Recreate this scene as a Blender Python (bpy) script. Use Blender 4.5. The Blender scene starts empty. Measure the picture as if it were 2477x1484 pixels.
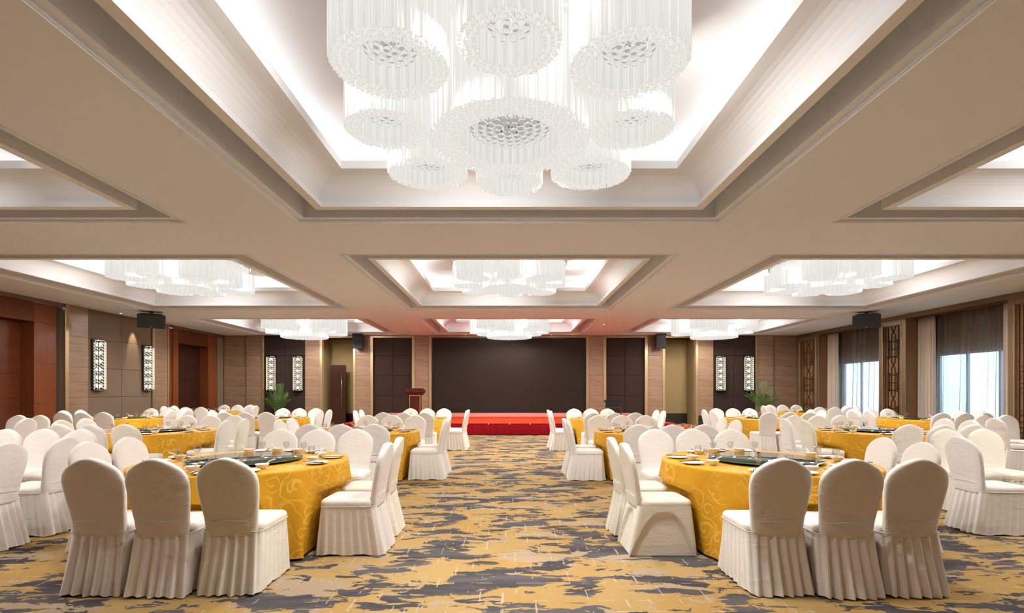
import bpy, bmesh, math, random
from mathutils import Vector, Matrix
PI = math.pi
random.seed(7)
S = bpy.context.scene
C = S.collection

# ---------------------------------------------------------------- camera
F = 1240.0; W, H = 2477.0, 1484.0; VX, VY = 1232.0, 949.0; CAMZ = 1.40
cd = bpy.data.cameras.new('camera'); cam = bpy.data.objects.new('camera', cd); C.objects.link(cam)
cd.sensor_width = 36.0; cd.lens = F / W * 36.0
cd.shift_x = (W / 2 - VX) / W; cd.shift_y = (VY - H / 2) / W
cd.clip_start = 0.05; cd.clip_end = 200
cam.location = (0, 0, CAMZ); cam.rotation_euler = (PI / 2, 0, 0)
S.camera = cam
# ---------------------------------------------------------------- world (overcast daylight outside the windows)
wd = bpy.data.worlds.new('overcast_sky'); S.world = wd; wd.use_nodes = True
bg = wd.node_tree.nodes['Background']; bg.inputs[0].default_value = (0.64, 0.84, 1.0, 1); bg.inputs[1].default_value = 4.6
# ---------------------------------------------------------------- exposure
S.view_settings.view_transform = 'Standard'; S.view_settings.look = 'None'
S.view_settings.exposure = 0.0; S.view_settings.gamma = 1.0; S.view_settings.use_curve_mapping = False
# light levels used by the lamp builders below
COVE_E = 8.0          # LED strips hidden in the ceiling coves (emission strength)
BULB_W = 74.0         # upper bulbs between the chandelier drums (watts)
BULB_LOW = 158.0      # lower bulbs, level with the drum bottoms (watts)
ROD_E = 0.62          # glow of the lit crystal rods
CORE_E = 0.45          # lamp plate inside each drum
WARM = (1.0, 0.955, 0.905)

S.cycles.max_bounces = 6; S.cycles.diffuse_bounces = 3; S.cycles.glossy_bounces = 2
S.cycles.transmission_bounces = 6; S.cycles.transparent_max_bounces = 12
S.cycles.caustics_reflective = False; S.cycles.caustics_refractive = False
S.cycles.sample_clamp_indirect = 4.0
S.cycles.use_adaptive_sampling = True; S.cycles.adaptive_threshold = 0.12; S.cycles.adaptive_min_samples = 12

# ---------------------------------------------------------------- projection helpers (for sizing and for leaving out what is off frame)
def proj(x, y, z):
    if y < 0.2: return None
    return VX + F * x / y, VY - F * (z - CAMZ) / y
def in_frame(x, y, z0, z1, r):
    for dx in (-r, 0, r):
        for z in (z0, z1):
            p = proj(x + dx, y, z)
            if p and -5 < p[0] < W + 5 and -5 < p[1] < H + 5: return True
    return False

# ---------------------------------------------------------------- materials
M = {}
def mat(name, color=(.8, .8, .8), rough=.5, metal=0.0, spec=.5, **kw):
    m = bpy.data.materials.new(name); m.use_nodes = True
    b = m.node_tree.nodes['Principled BSDF']
    b.inputs['Base Color'].default_value = (*color, 1); b.inputs['Roughness'].default_value = rough
    b.inputs['Metallic'].default_value = metal; b.inputs['Specular IOR Level'].default_value = spec
    for k, v in kw.items(): b.inputs[k].default_value = v
    M[name] = m
    return m
class N:
    """small helper for node trees"""
    def __init__(s, m): s.nt = m.node_tree; s.b = s.nt.nodes.get('Principled BSDF')
    def n(s, t, **kw):
        nd = s.nt.nodes.new(t)
        for k, v in kw.items():
            if k.startswith('i_'):
                key = k[2:]; key = int(key) if key.isdigit() else key
                nd.inputs[key].default_value = v
            else: setattr(nd, k, v)
        return nd
    def l(s, a, b): s.nt.links.new(a, b)
    def coord(s, which='Object', scale=(1, 1, 1), loc=(0, 0, 0), rot=(0, 0, 0)):
        t = s.n('ShaderNodeTexCoord'); mp = s.n('ShaderNodeMapping')
        mp.inputs['Scale'].default_value = scale; mp.inputs['Location'].default_value = loc; mp.inputs['Rotation'].default_value = rot
        s.l(t.outputs[which], mp.inputs['Vector']); return mp.outputs[0]
    def noise(s, vec, scale, detail=4, rough=.5, dist=0.0):
        t = s.n('ShaderNodeTexNoise'); t.inputs['Scale'].default_value = scale; t.inputs['Detail'].default_value = detail
        t.inputs['Roughness'].default_value = rough; t.inputs['Distortion'].default_value = dist
        s.l(vec, t.inputs['Vector']); return t.outputs[0]
    def ramp(s, fac, stops, interp='LINEAR'):
        r = s.n('ShaderNodeValToRGB'); cr = r.color_ramp; cr.interpolation = interp
        while len(cr.elements) < len(stops): cr.elements.new(.5)
        for e, (p, c) in zip(cr.elements, stops): e.position = p; e.color = (*c, 1) if len(c) == 3 else c
        s.l(fac, r.inputs[0]); return r.outputs[0]
    def mix(s, fac, a, b, mode='MIX'):
        x = s.n('ShaderNodeMix', data_type='RGBA', blend_type=mode)
        for val, key in ((fac, 0), (a, 6), (b, 7)):
            if hasattr(val, 'links'): s.l(val, x.inputs[key])
            elif isinstance(val, (int, float)): x.inputs[key].default_value = val
            else: x.inputs[key].default_value = (*val, 1)
        return x.outputs[2]
    def math(s, op, a, b=None, c=None):
        x = s.n('ShaderNodeMath', operation=op)
        for k, v in enumerate((a, b, c)):
            if v is None: continue
            if hasattr(v, 'links'): s.l(v, x.inputs[k])
            else: x.inputs[k].default_value = v
        return x.outputs[0]
    def step(s, v, t, soft=.01):
        x = s.n('ShaderNodeMapRange', interpolation_type='SMOOTHSTEP')
        s.l(v, x.inputs[0]); x.inputs[1].default_value = t - soft; x.inputs[2].default_value = t + soft
        return x.outputs[0]
    def bump(s, h, strength=.2, dist=.01):
        x = s.n('ShaderNodeBump'); x.inputs['Strength'].default_value = strength; x.inputs['Distance'].default_value = dist
        s.l(h, x.inputs['Height']); s.l(x.outputs[0], s.b.inputs['Normal'])
    def color(s, c): s.l(c, s.b.inputs['Base Color'])

mat('paint', (.80, .81, .84), .75, spec=.2)
mat('paint_soffit', (.79, .83, .92), .75, spec=.2)
mat('brass', (.46, .335, .19), .38, .75)
mat('brass_dark', (.20, .13, .075), .42, .55)
mat('fret', (.07, .036, .016), .4, .3)
mat('black_plastic', (.018, .018, .02), .45)
mat('grille', (.012, .012, .013), .7)
mat('black_gloss', (.012, .012, .014), .18)
mat('porcelain', (.88, .85, .80), .40, spec=.3)
mat('lacquer', (.035, .028, .028), .3)
mat('gold_metal', (.75, .52, .2), .3, .9)
mat('chrome', (.7, .7, .72), .2, 1.0)
mat('white_metal', (.8, .8, .8), .4)
mat('aluminium', (.32, .34, .36), .4, .5)
mat('pot', (.55, .62, .70), .25)
mat('soil', (.05, .035, .02), .9)
mat('painted_dark', (.010, .008, .007), .9)  # near-black colour standing in for the darkness behind the doors
mat('plinth', (.015, .013, .012), .25)
mat('terrace', (.62, .62, .60), .8)
# fabrics
def fabric(name, c, rough=.9, bscale=900, bstr=.15, var=.12):
    m = mat(name, c, rough, spec=.15); k = N(m); v = k.coord()
    n1 = k.noise(v, bscale, 2, .6); k.bump(n1, bstr, .002)
    n2 = k.noise(v, 260, 4, .7)
    k.color(k.mix(n2, [x * (1 - var) for x in c], [min(1, x * (1 + var)) for x in c]))
    return m
fabric('panel_grey', (.185, .132, .093)); fabric('panel_dark', (.036, .022, .018), var=.2); fabric('wall_gold', (.30, .215, .105), var=.15)
fabric('velvet_red', (.33, .004, .012), .7); fabric('curtain_beige', (.50, .41, .34)); 
def chaircloth():
    m = mat('chair_cloth', (.82, .78, .73), .85, spec=.2); k = N(m)
    oi = k.n('ShaderNodeObjectInfo')
    v = k.coord()
    n2 = k.noise(v, 1.6, 3, .6)
    fold = k.noise(k.coord(scale=(5, 5, 14), rot=(0.2, .5, 0)), 1.0, 3, .5, 1.2)
    weave = k.noise(v, 700, 2, .6)
    hgt = k.math('ADD', k.math('MULTIPLY', fold, .9), k.math('MULTIPLY', weave, .035))
    k.bump(hgt, .32, .02)
    k.color(k.mix(n2, oi.outputs['Color'], k.mix(1.0, oi.outputs['Color'], (.95, .93, .92), 'MULTIPLY')))
chaircloth()
def sheer():
    m = bpy.data.materials.new('sheer'); m.use_nodes = True; k = N(m); nt = m.node_tree; nt.nodes.remove(k.b); k.b = None
    out = nt.nodes['Material Output']
    tr = k.n('ShaderNodeBsdfTransparent'); tr.inputs[0].default_value = (.86, .93, .96, 1)
    tl = k.n('ShaderNodeBsdfTranslucent'); tl.inputs[0].default_value = (.36, .38, .38, 1)
    df = k.n('ShaderNodeBsdfDiffuse'); df.inputs[0].default_value = (.20, .15, .11, 1)
    a = k.n('ShaderNodeMixShader', i_0=.35); k.l(df.outputs[0], a.inputs[1]); k.l(tl.outputs[0], a.inputs[2])
    n1 = k.noise(k.coord(scale=(1, 1.6, .10)), 2.2, 4, .55)
    f = k.n('ShaderNodeMapRange'); k.l(n1, f.inputs[0]); f.inputs[1].default_value = .3; f.inputs[2].default_value = .7; f.inputs[3].default_value = .62; f.inputs[4].default_value = .30
    b = k.n('ShaderNodeMixShader'); k.l(f.outputs[0], b.inputs[0]); k.l(a.outputs[0], b.inputs[1]); k.l(tr.outputs[0], b.inputs[2])
    k.l(b.outputs[0], out.inputs[0]); M['sheer'] = m
sheer()
def carpet():
    m = mat('carpet', (.5, .35, .12), .95, spec=.1); k = N(m)
    v = k.coord()
    warp = k.n('ShaderNodeTexNoise'); warp.inputs['Scale'].default_value = 3.2; warp.inputs['Detail'].default_value = 3; k.l(v, warp.inputs['Vector'])
    wv = k.n('ShaderNodeVectorMath', operation='MULTIPLY_ADD'); k.l(warp.outputs['Color'], wv.inputs[0]); wv.inputs[1].default_value = (.34, .16, 0); k.l(v, wv.inputs[2])
    def st(sx, sy, off):
        mp = k.n('ShaderNodeMapping'); mp.inputs['Scale'].default_value = (sx, sy, 1); mp.inputs['Location'].default_value = off; k.l(wv.outputs[0], mp.inputs[0]); return mp.outputs[0]
    big = k.noise(st(1.55, 2.8, (3.1, 1.7, 0)), 1.0, 6, .60, .3)
    sm = k.noise(st(3.4, 10.0, (9, 4, 0)), 1.0, 4, .62, .5)
    field = k.math('ADD', k.math('MULTIPLY', big, .60), k.math('MULTIPLY', sm, .40))
    dark = k.step(field, .512, .005)
    streak = k.noise(k.coord(scale=(140, 3.0, 1)), 1.0, 3, .6)
    blot = k.noise(st(.8, 1.1, (20, 3, 0)), 1.0, 4, .55)
    gold = k.mix(k.step(blot, .5, .12), (.40, .215, .040), (.44, .285, .112))
    gold = k.mix(k.math('MULTIPLY', streak, .75), gold, (.53, .375, .175))
    bei = k.noise(st(1.2, 2.6, (40, 8, 0)), 1.0, 5, .6, .4)
    gold = k.mix(k.math('MULTIPLY', k.step(bei, .575, .008), .8), gold, (.44, .34, .255))
    g2 = k.noise(st(.9, 3.5, (7, 70, 0)), 1.0, 5, .6)
    grey = k.mix(k.step(g2, .52, .10), (.072, .066, .072), (.125, .113, .115))
    col = k.mix(dark, gold, grey)
    # thin pale cross-hatch strokes
    sx = k.n('ShaderNodeSeparateXYZ'); k.l(v, sx.inputs[0])
    jn = k.noise(k.coord(scale=(2.2, .05, 1)), 1.0, 2, .5); jm = k.noise(k.coord(scale=(.05, 2.2, 1)), 1.0, 2, .5)
    lx = k.math('PINGPONG', k.math('ADD', k.math('MULTIPLY', sx.outputs[0], 10.0), k.math('MULTIPLY', jn, 3.5)), .5)
    ly = k.math('PINGPONG', k.math('ADD', k.math('MULTIPLY', sx.outputs[1], 9.0), k.math('MULTIPLY', jm, 3.5)), .5)
    mx = k.step(k.noise(k.coord(scale=(5.0, 2.4, 1), loc=(5, 5, 0)), 1.6, 3, .6), .57, .01)
    my = k.step(k.noise(k.coord(scale=(2.2, 5.0, 1), loc=(15, 2, 0)), 1.6, 3, .6), .58, .01)
    a = k.math('MULTIPLY', k.math('LESS_THAN', lx, .05), mx); b = k.math('MULTIPLY', k.math('LESS_THAN', ly, .04), my)
    col = k.mix(k.math('MULTIPLY', k.math('MAXIMUM', a, b), .55), col, (.60, .51, .40))
    fine = k.noise(v, 420, 2, .6)
    col = k.mix(k.math('MULTIPLY', fine, .35), col, k.mix(1.0, col, (.55, .55, .55), 'MULTIPLY'))
    k.color(col); k.bump(k.noise(v, 600, 2, .7), .35, .006)
carpet()
def marble():
    m = mat('marble', (.4, .3, .22), .34, spec=.4); k = N(m)
    a = k.noise(k.coord(scale=(.55, .55, 9)), 1.3, 6, .62, .6)
    b = k.noise(k.coord(scale=(1.2, 1.2, 46), loc=(3, 2, 7)), 1.0, 4, .6)
    c1 = k.ramp(a, [(.30, (.20, .115, .068)), (.48, (.275, .170, .105)), (.58, (.33, .215, .145)), (.66, (.27, .168, .102)), (.80, (.40, .285, .205))])
    k.color(k.mix(k.math('MULTIPLY', b, .45), c1, (.22, .130, .078)))
marble()
def wood(name, c0, c1, scale, rough=.3):
    m = mat(name, c0, rough, spec=.25); k = N(m)
    a = k.noise(k.coord(scale=scale), 1.0, 5, .6, .5); b = k.noise(k.coord(scale=[s * 5 for s in scale], loc=(4, 5, 6)), 1.0, 3, .6)
    k.color(k.mix(k.math('ADD', k.math('MULTIPLY', a, .7), k.math('MULTIPLY', b, .3)), c0, c1))
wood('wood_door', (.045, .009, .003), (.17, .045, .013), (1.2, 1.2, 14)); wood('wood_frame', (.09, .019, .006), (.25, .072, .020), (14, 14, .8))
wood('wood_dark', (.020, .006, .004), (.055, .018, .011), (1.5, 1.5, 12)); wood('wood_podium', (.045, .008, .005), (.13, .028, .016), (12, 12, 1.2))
wood('wood_lattice', (.15, .075, .034), (.27, .145, .07), (10, 10, 1.2), .4)
def red_carpet():
    m = mat('red_carpet', (.72, .075, .02), .95, spec=.1); k = N(m)
    k.color(k.mix(k.noise(k.coord(), 60, 4, .7), (.38, .026, .008), (.50, .050, .014)))
red_carpet()
mat('stage_gloss', (.62, .27, .22), .25)
def screenm():
    m = mat('led_face', (.020, .016, .014), .6, spec=.10); k = N(m)
    k.color(k.mix(k.noise(k.coord(), 240, 2, .6), (.016, .010, .008), (.032, .022, .017)))
screenm()
def glass(name, color=(1, 1, 1), ior=1.45, rough=0.0):
    m = bpy.data.materials.new(name); m.use_nodes = True; k = N(m); nt = m.node_tree; nt.nodes.remove(k.b)
    g = k.n('ShaderNodeBsdfGlass'); g.inputs[0].default_value = (*color, 1); g.inputs['IOR'].default_value = ior; g.inputs['Roughness'].default_value = rough
    k.l(g.outputs[0], nt.nodes['Material Output'].inputs[0]); M[name] = m
glass('crystal', (1, 1, 1), 1.5)
def thin_glass(name, tint, refl=.08):
    m = bpy.data.materials.new(name); m.use_nodes = True; k = N(m); nt = m.node_tree; nt.nodes.remove(k.b)
    t = k.n('ShaderNodeBsdfTransparent'); t.inputs[0].default_value = (*tint, 1)
    g = k.n('ShaderNodeBsdfGlossy'); g.inputs['Roughness'].default_value = .02
    fr = k.n('ShaderNodeLayerWeight', i_0=.35); f = k.math('MULTIPLY_ADD', fr.outputs[1], .42, refl)
    x = k.n('ShaderNodeMixShader'); k.l(f, x.inputs[0]); k.l(t.outputs[0], x.inputs[1]); k.l(g.outputs[0], x.inputs[2])
    k.l(x.outputs[0], nt.nodes['Material Output'].inputs[0]); M[name] = m
thin_glass('drink_glass', (.975, .975, .97), .05); thin_glass('window_glass', (.93, .97, 1.0), .04)
mat('susan_glass', (.022, .042, .032), .05, spec=.38); mat('susan_edge', (.06, .14, .10), .1)
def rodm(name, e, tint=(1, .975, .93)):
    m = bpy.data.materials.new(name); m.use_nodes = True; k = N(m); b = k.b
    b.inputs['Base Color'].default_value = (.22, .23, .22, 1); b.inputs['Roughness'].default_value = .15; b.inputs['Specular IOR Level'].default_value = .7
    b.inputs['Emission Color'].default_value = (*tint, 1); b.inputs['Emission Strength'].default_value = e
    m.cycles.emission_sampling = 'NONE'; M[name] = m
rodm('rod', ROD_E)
def emit(name, c, e, sampling='AUTO'):
    m = bpy.data.materials.new(name); m.use_nodes = True; k = N(m); nt = m.node_tree; nt.nodes.remove(k.b)
    x = k.n('ShaderNodeEmission'); x.inputs[0].default_value = (*c, 1); x.inputs[1].default_value = e
    k.l(x.outputs[0], nt.nodes['Material Output'].inputs[0]); m.cycles.emission_sampling = sampling; M[name] = m
emit('led_strip', (1.0, .965, .925), COVE_E); emit('lamp_plate', (1, .97, .92), CORE_E); emit('sconce_bulb', (1, .88, .70), 30); emit('downlight_lens', (1, .9, .75), 6)
def crystal_thin():
    m = bpy.data.materials.new('sconce_crystal'); m.use_nodes = True; k = N(m); nt = m.node_tree; nt.nodes.remove(k.b)
    t = k.n('ShaderNodeBsdfTransparent'); t.inputs[0].default_value = (.95, .95, .93, 1)
    g = k.n('ShaderNodeBsdfGlossy'); g.inputs['Roughness'].default_value = .05
    d = k.n('ShaderNodeBsdfTranslucent'); d.inputs[0].default_value = (.8, .78, .72, 1)
    a = k.n('ShaderNodeMixShader', i_0=.78); k.l(g.outputs[0], a.inputs[1]); k.l(d.outputs[0], a.inputs[2])
    x = k.n('ShaderNodeMixShader', i_0=.88); k.l(t.outputs[0], x.inputs[1]); k.l(a.outputs[0], x.inputs[2])
    e = k.n('ShaderNodeEmission'); e.inputs[0].default_value = (1, .9, .74, 1); e.inputs[1].default_value = .30
    ad = k.n('ShaderNodeAddShader'); k.l(x.outputs[0], ad.inputs[0]); k.l(e.outputs[0], ad.inputs[1])
    m.cycles.emission_sampling = 'NONE'
    k.l(ad.outputs[0], nt.nodes['Material Output'].inputs[0]); M['sconce_crystal'] = m
crystal_thin()
def goldcloth():
    m = mat('gold_cloth', (.62, .31, .02), .6, spec=.18); k = N(m)
    uv = k.n('ShaderNodeTexCoord').outputs['UV']
    wp = k.n('ShaderNodeTexNoise'); wp.inputs['Scale'].default_value = 5; k.l(uv, wp.inputs['Vector'])
    def scroll(cell, off, arms, seed):
        mp = k.n('ShaderNodeMapping'); mp.inputs['Scale'].default_value = (1 / cell, 1 / cell, 1); mp.inputs['Location'].default_value = (*off, 0); mp.inputs['Rotation'].default_value = (0, 0, seed); k.l(uv, mp.inputs[0])
        w2 = k.n('ShaderNodeVectorMath', operation='MULTIPLY_ADD'); k.l(wp.outputs['Color'], w2.inputs[0]); w2.inputs[1].default_value = (.55, .55, 0); k.l(mp.outputs[0], w2.inputs[2])
        fr = k.n('ShaderNodeVectorMath', operation='FRACTION'); k.l(w2.outputs[0], fr.inputs[0])
        s = k.n('ShaderNodeSeparateXYZ'); k.l(fr.outputs[0], s.inputs[0])
        x = k.math('SUBTRACT', s.outputs[0], .5); y = k.math('SUBTRACT', s.outputs[1], .5)
        r = k.math('SQRT', k.math('ADD', k.math('MULTIPLY', x, x), k.math('MULTIPLY', y, y)))
        th = k.math('DIVIDE', k.math('ARCTAN2', y, x), 2 * PI)
        sp = k.math('PINGPONG', k.math('ADD', th, k.math('MULTIPLY', r, arms)), .5)
        line = k.math('LESS_THAN', sp, k.math('MULTIPLY_ADD', r, -.30, .16))
        ins = k.math('LESS_THAN', r, .45)
        s0 = k.n('ShaderNodeSeparateXYZ'); k.l(w2.outputs[0], s0.inputs[0])
        vine = k.math('LESS_THAN', k.math('ABSOLUTE', k.math('SUBTRACT', y, k.math('MULTIPLY', k.math('SINE', k.math('MULTIPLY', s0.outputs[0], PI)), .42))), .022)
        return k.math('MAXIMUM', k.math('MULTIPLY', line, ins), vine)
    p = k.math('MAXIMUM', scroll(.17, (.1, .2), 2.2, .3), scroll(.29, (.4, .7), 2.6, 1.2))
    fade = k.step(k.noise(uv, 2.2, 2, .5), .47, .12)
    p = k.math('MULTIPLY', p, fade)
    base = k.mix(k.noise(uv, 3.0, 3, .5), (.57, .270, .012), (.70, .365, .020))
    k.color(k.mix(k.math('MULTIPLY', p, .55), base, (.88, .58, .12)))
    rr = k.n('ShaderNodeMapRange'); k.l(p, rr.inputs[0]); rr.inputs[3].default_value = .62; rr.inputs[4].default_value = .38; k.l(rr.outputs[0], k.b.inputs['Roughness'])
    k.bump(k.math('ADD', k.math('MULTIPLY', p, .25), k.noise(uv, 7, 4, .6)), .25, .012)
goldcloth()
def leaf():
    m = mat('leaf', (.05, .13, .02), .45); k = N(m)
    k.color(k.mix(k.noise(k.coord(), 6, 2, .5), (.030, .085, .012), (.10, .21, .035)))
leaf(); mat('stem', (.10, .17, .04), .5)

# ---------------------------------------------------------------- mesh helpers
def mesh(name, verts, faces, material=None, smooth=False, mats=None, fm=None):
    me = bpy.data.meshes.new(name); me.from_pydata([tuple(v) for v in verts], [], faces)
    if material: me.materials.append(M[material])
    if mats:
        for x in mats: me.materials.append(M[x])
        if fm: me.polygons.foreach_set('material_index', fm)
    if smooth: me.polygons.foreach_set('use_smooth', [True] * len(faces))
    me.update(); return me
def fix(me):
    bm = bmesh.new(); bm.from_mesh(me); bmesh.ops.recalc_face_normals(bm, faces=bm.faces); bm.to_mesh(me); bm.free(); me.update(); return me
class MB:
    def __init__(s): s.v = []; s.f = []; s.sm = []
    def add(s, v, f, sm=False):
        o = len(s.v); s.v += [tuple(p) for p in v]; s.f += [tuple(i + o for i in q) for q in f]; s.sm += [sm] * len(f); return s
    def box(s, x0, x1, y0, y1, z0, z1):
        v = [(x, y, z) for z in (z0, z1) for y in (y0, y1) for x in (x0, x1)]
        return s.add(v, [(0, 2, 3, 1), (4, 5, 7, 6), (0, 1, 5, 4), (2, 6, 7, 3), (0, 4, 6, 2), (1, 3, 7, 5)])
    def bbox(s, x0, x1, y0, y1, z0, z1, b=.004):
        bm = bmesh.new(); bmesh.ops.create_cube(bm, size=1)
        bmesh.ops.scale(bm, vec=(x1 - x0, y1 - y0, z1 - z0), verts=bm.verts); bmesh.ops.translate(bm, vec=((x0 + x1) / 2, (y0 + y1) / 2, (z0 + z1) / 2), verts=bm.verts)
        bmesh.ops.bevel(bm, geom=bm.edges[:], offset=b, segments=1, affect='EDGES')
        bm.verts.index_update(); s.add([v.co for v in bm.verts], [[v.index for v in f.verts] for f in bm.faces]); bm.free(); return s
    def tube(s, pts, r, n=8, caps=True):
        pts = [Vector(p) for p in pts]; rr = r if isinstance(r, (list, tuple)) else [r] * len(pts)
        v = []; up = Vector((0, 0, 1))
        for i, p in enumerate(pts):
            d = (pts[min(i + 1, len(pts) - 1)] - pts[max(i - 1, 0)]).normalized()
            a = d.cross(up)
            if a.length < 1e-3: a = d.cross(Vector((1, 0, 0)))
            a.normalize(); b = d.cross(a)
            v += [p + (a * math.cos(2 * PI * j / n) + b * math.sin(2 * PI * j / n)) * rr[i] for j in range(n)]
        f = [(i * n + j, i * n + (j + 1) % n, (i + 1) * n + (j + 1) % n, (i + 1) * n + j) for i in range(len(pts) - 1) for j in range(n)]
        if caps: f += [tuple(range(n)), tuple((len(pts) - 1) * n + j for j in range(n))]
        return s.add(v, f, True)
    def lathe(s, prof, n=24, c=(0, 0, 0)):
        v = [(c[0] + r * math.cos(2 * PI * j / n), c[1] + r * math.sin(2 * PI * j / n), c[2] + z) for r, z in prof for j in range(n)]
        f = [(i * n + j, i * n + (j + 1) % n, (i + 1) * n + (j + 1) % n, (i + 1) * n + j) for i in range(len(prof) - 1) for j in range(n)]
        if prof[0][0] > 1e-4: f.append(tuple(range(n)))
        if prof[-1][0] > 1e-4: f.append(tuple((len(prof) - 1) * n + j for j in range(n)))
        return s.add(v, f, True)
    def prism(s, pts, z0, z1):
        n = len(pts); v = [(x, y, z0) for x, y in pts] + [(x, y, z1) for x, y in pts]
        return s.add(v, [(i, (i + 1) % n, (i + 1) % n + n, i + n) for i in range(n)] + [tuple(range(n)), tuple(range(n, 2 * n))])
    def me(s, name, material, recalc=True):
        me = mesh(name, s.v, s.f, material); me.polygons.foreach_set('use_smooth', s.sm); me.update()
        return fix(me) if recalc else me
def ob(name, me, parent=None, loc=(0, 0, 0), rot=(0, 0, 0), kind=None, color=None, scale=None):
    o = bpy.data.objects.new(name, me); C.objects.link(o); o.location = loc; o.rotation_euler = rot
    if scale: o.scale = scale
    if parent: o.parent = parent
    if kind: o['kind'] = kind
    if color: o.color = color
    return o
def tag(o, label, cat, group=None):
    o['label'] = label; o['category'] = cat
    if group: o['group'] = group
    return o
def thing(name, label, cat, loc=(0, 0, 0), rz=0, group=None):
    return tag(ob(name, None, None, loc, (0, 0, rz)), label, cat, group)
def struct(name, me, label=None, parent=None, loc=(0, 0, 0)):
    o = ob(name, me, parent, loc)
    if not parent: o['kind'] = 'structure'
    if label: o['label'] = label
    return o

# ================================================================ THE SETTING
XL, XR, YB, YF, ZC = -12.1, 12.25, 21.7, -2.0, 3.80
struct('floor', MB().box(XL - 1.2, XR + 1.6, YF - .3, YB + 1.5, -.1, 0).me('floor', 'carpet'), 'gold and grey patterned carpet floor')
# ---- ceiling with nine sunken trays
TX = [(-10.45, -4.6), (-2.95, 2.95), (4.6, 10.45)]; TY = [(1.26, 7.22), (8.96, 14.92), (16.7, 21.26)]
def ceiling():
    xs = [XL - .3] + [v for a in TX for v in a] + [XR + .9]; ys = [YF - .2] + [v for a in TY for v in a] + [YB + 1.2]
    mb = MB()
    for i in range(7):
        for j in range(7):
            if i % 2 and j % 2: continue
            mb.add([(xs[i], ys[j], ZC), (xs[i + 1], ys[j], ZC), (xs[i + 1], ys[j + 1], ZC), (xs[i], ys[j + 1], ZC)], [(0, 3, 2, 1)])
    me = mb.me('ceiling', 'paint_soffit', False)
    bm = bmesh.new(); bm.from_mesh(me); bmesh.ops.remove_doubles(bm, verts=bm.verts, dist=1e-4); bm.to_mesh(me); bm.free()
    return struct('ceiling', me, 'cream plaster ceiling between sunken trays')
CEIL = ceiling()
def ring(prof, x0, x1, y0, y1, smooth=False):
    v = []
    for m, z in prof: v += [(x0 + m, y0 + m, z), (x1 - m, y0 + m, z), (x1 - m, y1 - m, z), (x0 + m, y1 - m, z)]
    f = [(i * 4 + j, i * 4 + (j + 1) % 4, (i + 1) * 4 + (j + 1) % 4, (i + 1) * 4 + j) for i in range(len(prof) - 1) for j in range(4)]
    return v, f
ZT = 4.55
for (y0, y1) in TY:
    for (x0, x1) in TX:
        root = struct('ceiling_tray', mesh('tray_ceiling', [(x0 + .6, y0 + .6, ZT), (x1 - .6, y0 + .6, ZT), (x1 - .6, y1 - .6, ZT), (x0 + .6, y1 - .6, ZT)], [(0, 1, 2, 3)], 'paint'), 'sunken white ceiling tray with cove lighting')
        def part(nm, prof, mt='paint'):
            v, f = ring(prof, x0, x1, y0, y1); ob(nm, mesh(nm, v, f, mt), root)
        part('outer_bead', [(-.035, ZC), (-.035, ZC - .012), (-.02, ZC - .012), (-.02, ZC)])
        part('outer_step', [(0, ZC), (0, 3.828), (.09, 3.828), (.09, 4.12), (.37, 4.12)], 'paint_soffit')
        part('hanging_frame', [(.37, 4.12), (.37, 3.836), (.48, 3.836), (.48, 3.90), (.42, 3.90)])
        part('curved_cove', [(.73 - .31 * math.cos(t * PI / 16), 3.90 + .272 * math.sin(t * PI / 16)) for t in range(9)])
        part('inner_lip', [(.73, 4.172), (.87, 4.172), (.87, 4.27), (.82, 4.27), (.82, 4.215), (.60, 4.215), (.60, ZT)])
        a, b, z = .64, .70, 4.225
        for (u0, u1, w0, w1) in ((x0 + a, x1 - a, y0 + a, y0 + b), (x0 + a, x1 - a, y1 - b, y1 - a), (x0 + a, x0 + b, y0 + b, y1 - b), (x1 - b, x1 - a, y0 + b, y1 - b)):
            ob('light_strip', mesh('light_strip', [(u0, w0, z), (u1, w0, z), (u1, w1, z), (u0, w1, z)], [(0, 1, 2, 3)], 'led_strip'), root)
# unseen shell added over the trays so that no daylight leaks in
struct('ceiling_light_block', MB().box(XL - .4, XR + .9, YF - .4, YB + 1.4, 4.62, 4.75).me('ceiling_light_block', 'paint'), 'unseen slab added above the ceiling trays to block daylight')

# ---- travertine slabs, fabric panels, brass trims
ZJ = [0.0, .40, 1.25, 2.10, 2.95, ZC]
def slabs(parent, x0, x1, y0, y1, nm='marble_slab', mt='marble', gap=.003, cols=1, along='x', bev=.003):
    """stacked pieces between the joint heights; one mesh per size, its origin at the piece's foot so that the veining repeats"""
    for c in range(cols):
        if along == 'x': a0 = x0 + (x1 - x0) * c / cols; a1 = x0 + (x1 - x0) * (c + 1) / cols; b0, b1 = y0, y1
        else: b0 = y0 + (y1 - y0) * c / cols; b1 = y0 + (y1 - y0) * (c + 1) / cols; a0, a1 = x0, x1
        full = None
        for k in range(len(ZJ) - 1):
            h = ZJ[k + 1] - ZJ[k]
            if full is None or abs(h - full[0]) > 1e-3:
                g = gap
                me = MB().bbox(0 + (g if along == 'x' else 0), a1 - a0 - (g if along == 'x' else 0), 0 + (g if along == 'y' else 0), b1 - b0 - (g if along == 'y' else 0), g / 2, h - g / 2, bev).me(nm, mt)
                full = (h, me)
            ob(nm, full[1], parent, (a0, b0, ZJ[k]))
def bx(px): return (px - VX) * YB / F
WB = struct('wall_back', None) if False else None
mbw = MB(); N1, N2 = (781, 855), (1608, 1681)
for a, b in ((520, N1[0]), (N1[1], N2[0]), (N2[1], 1990)): mbw.box(bx(a), bx(b), YB + .08, YB + 1.3, 0, ZC)
for a, b in (N1, N2): mbw.box(bx(a), bx(b), YB + 1.0, YB + 1.3, 0, ZC); mbw.box(bx(a), bx(b), YB + .08, YB + 1.0, 3.72, ZC)
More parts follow.
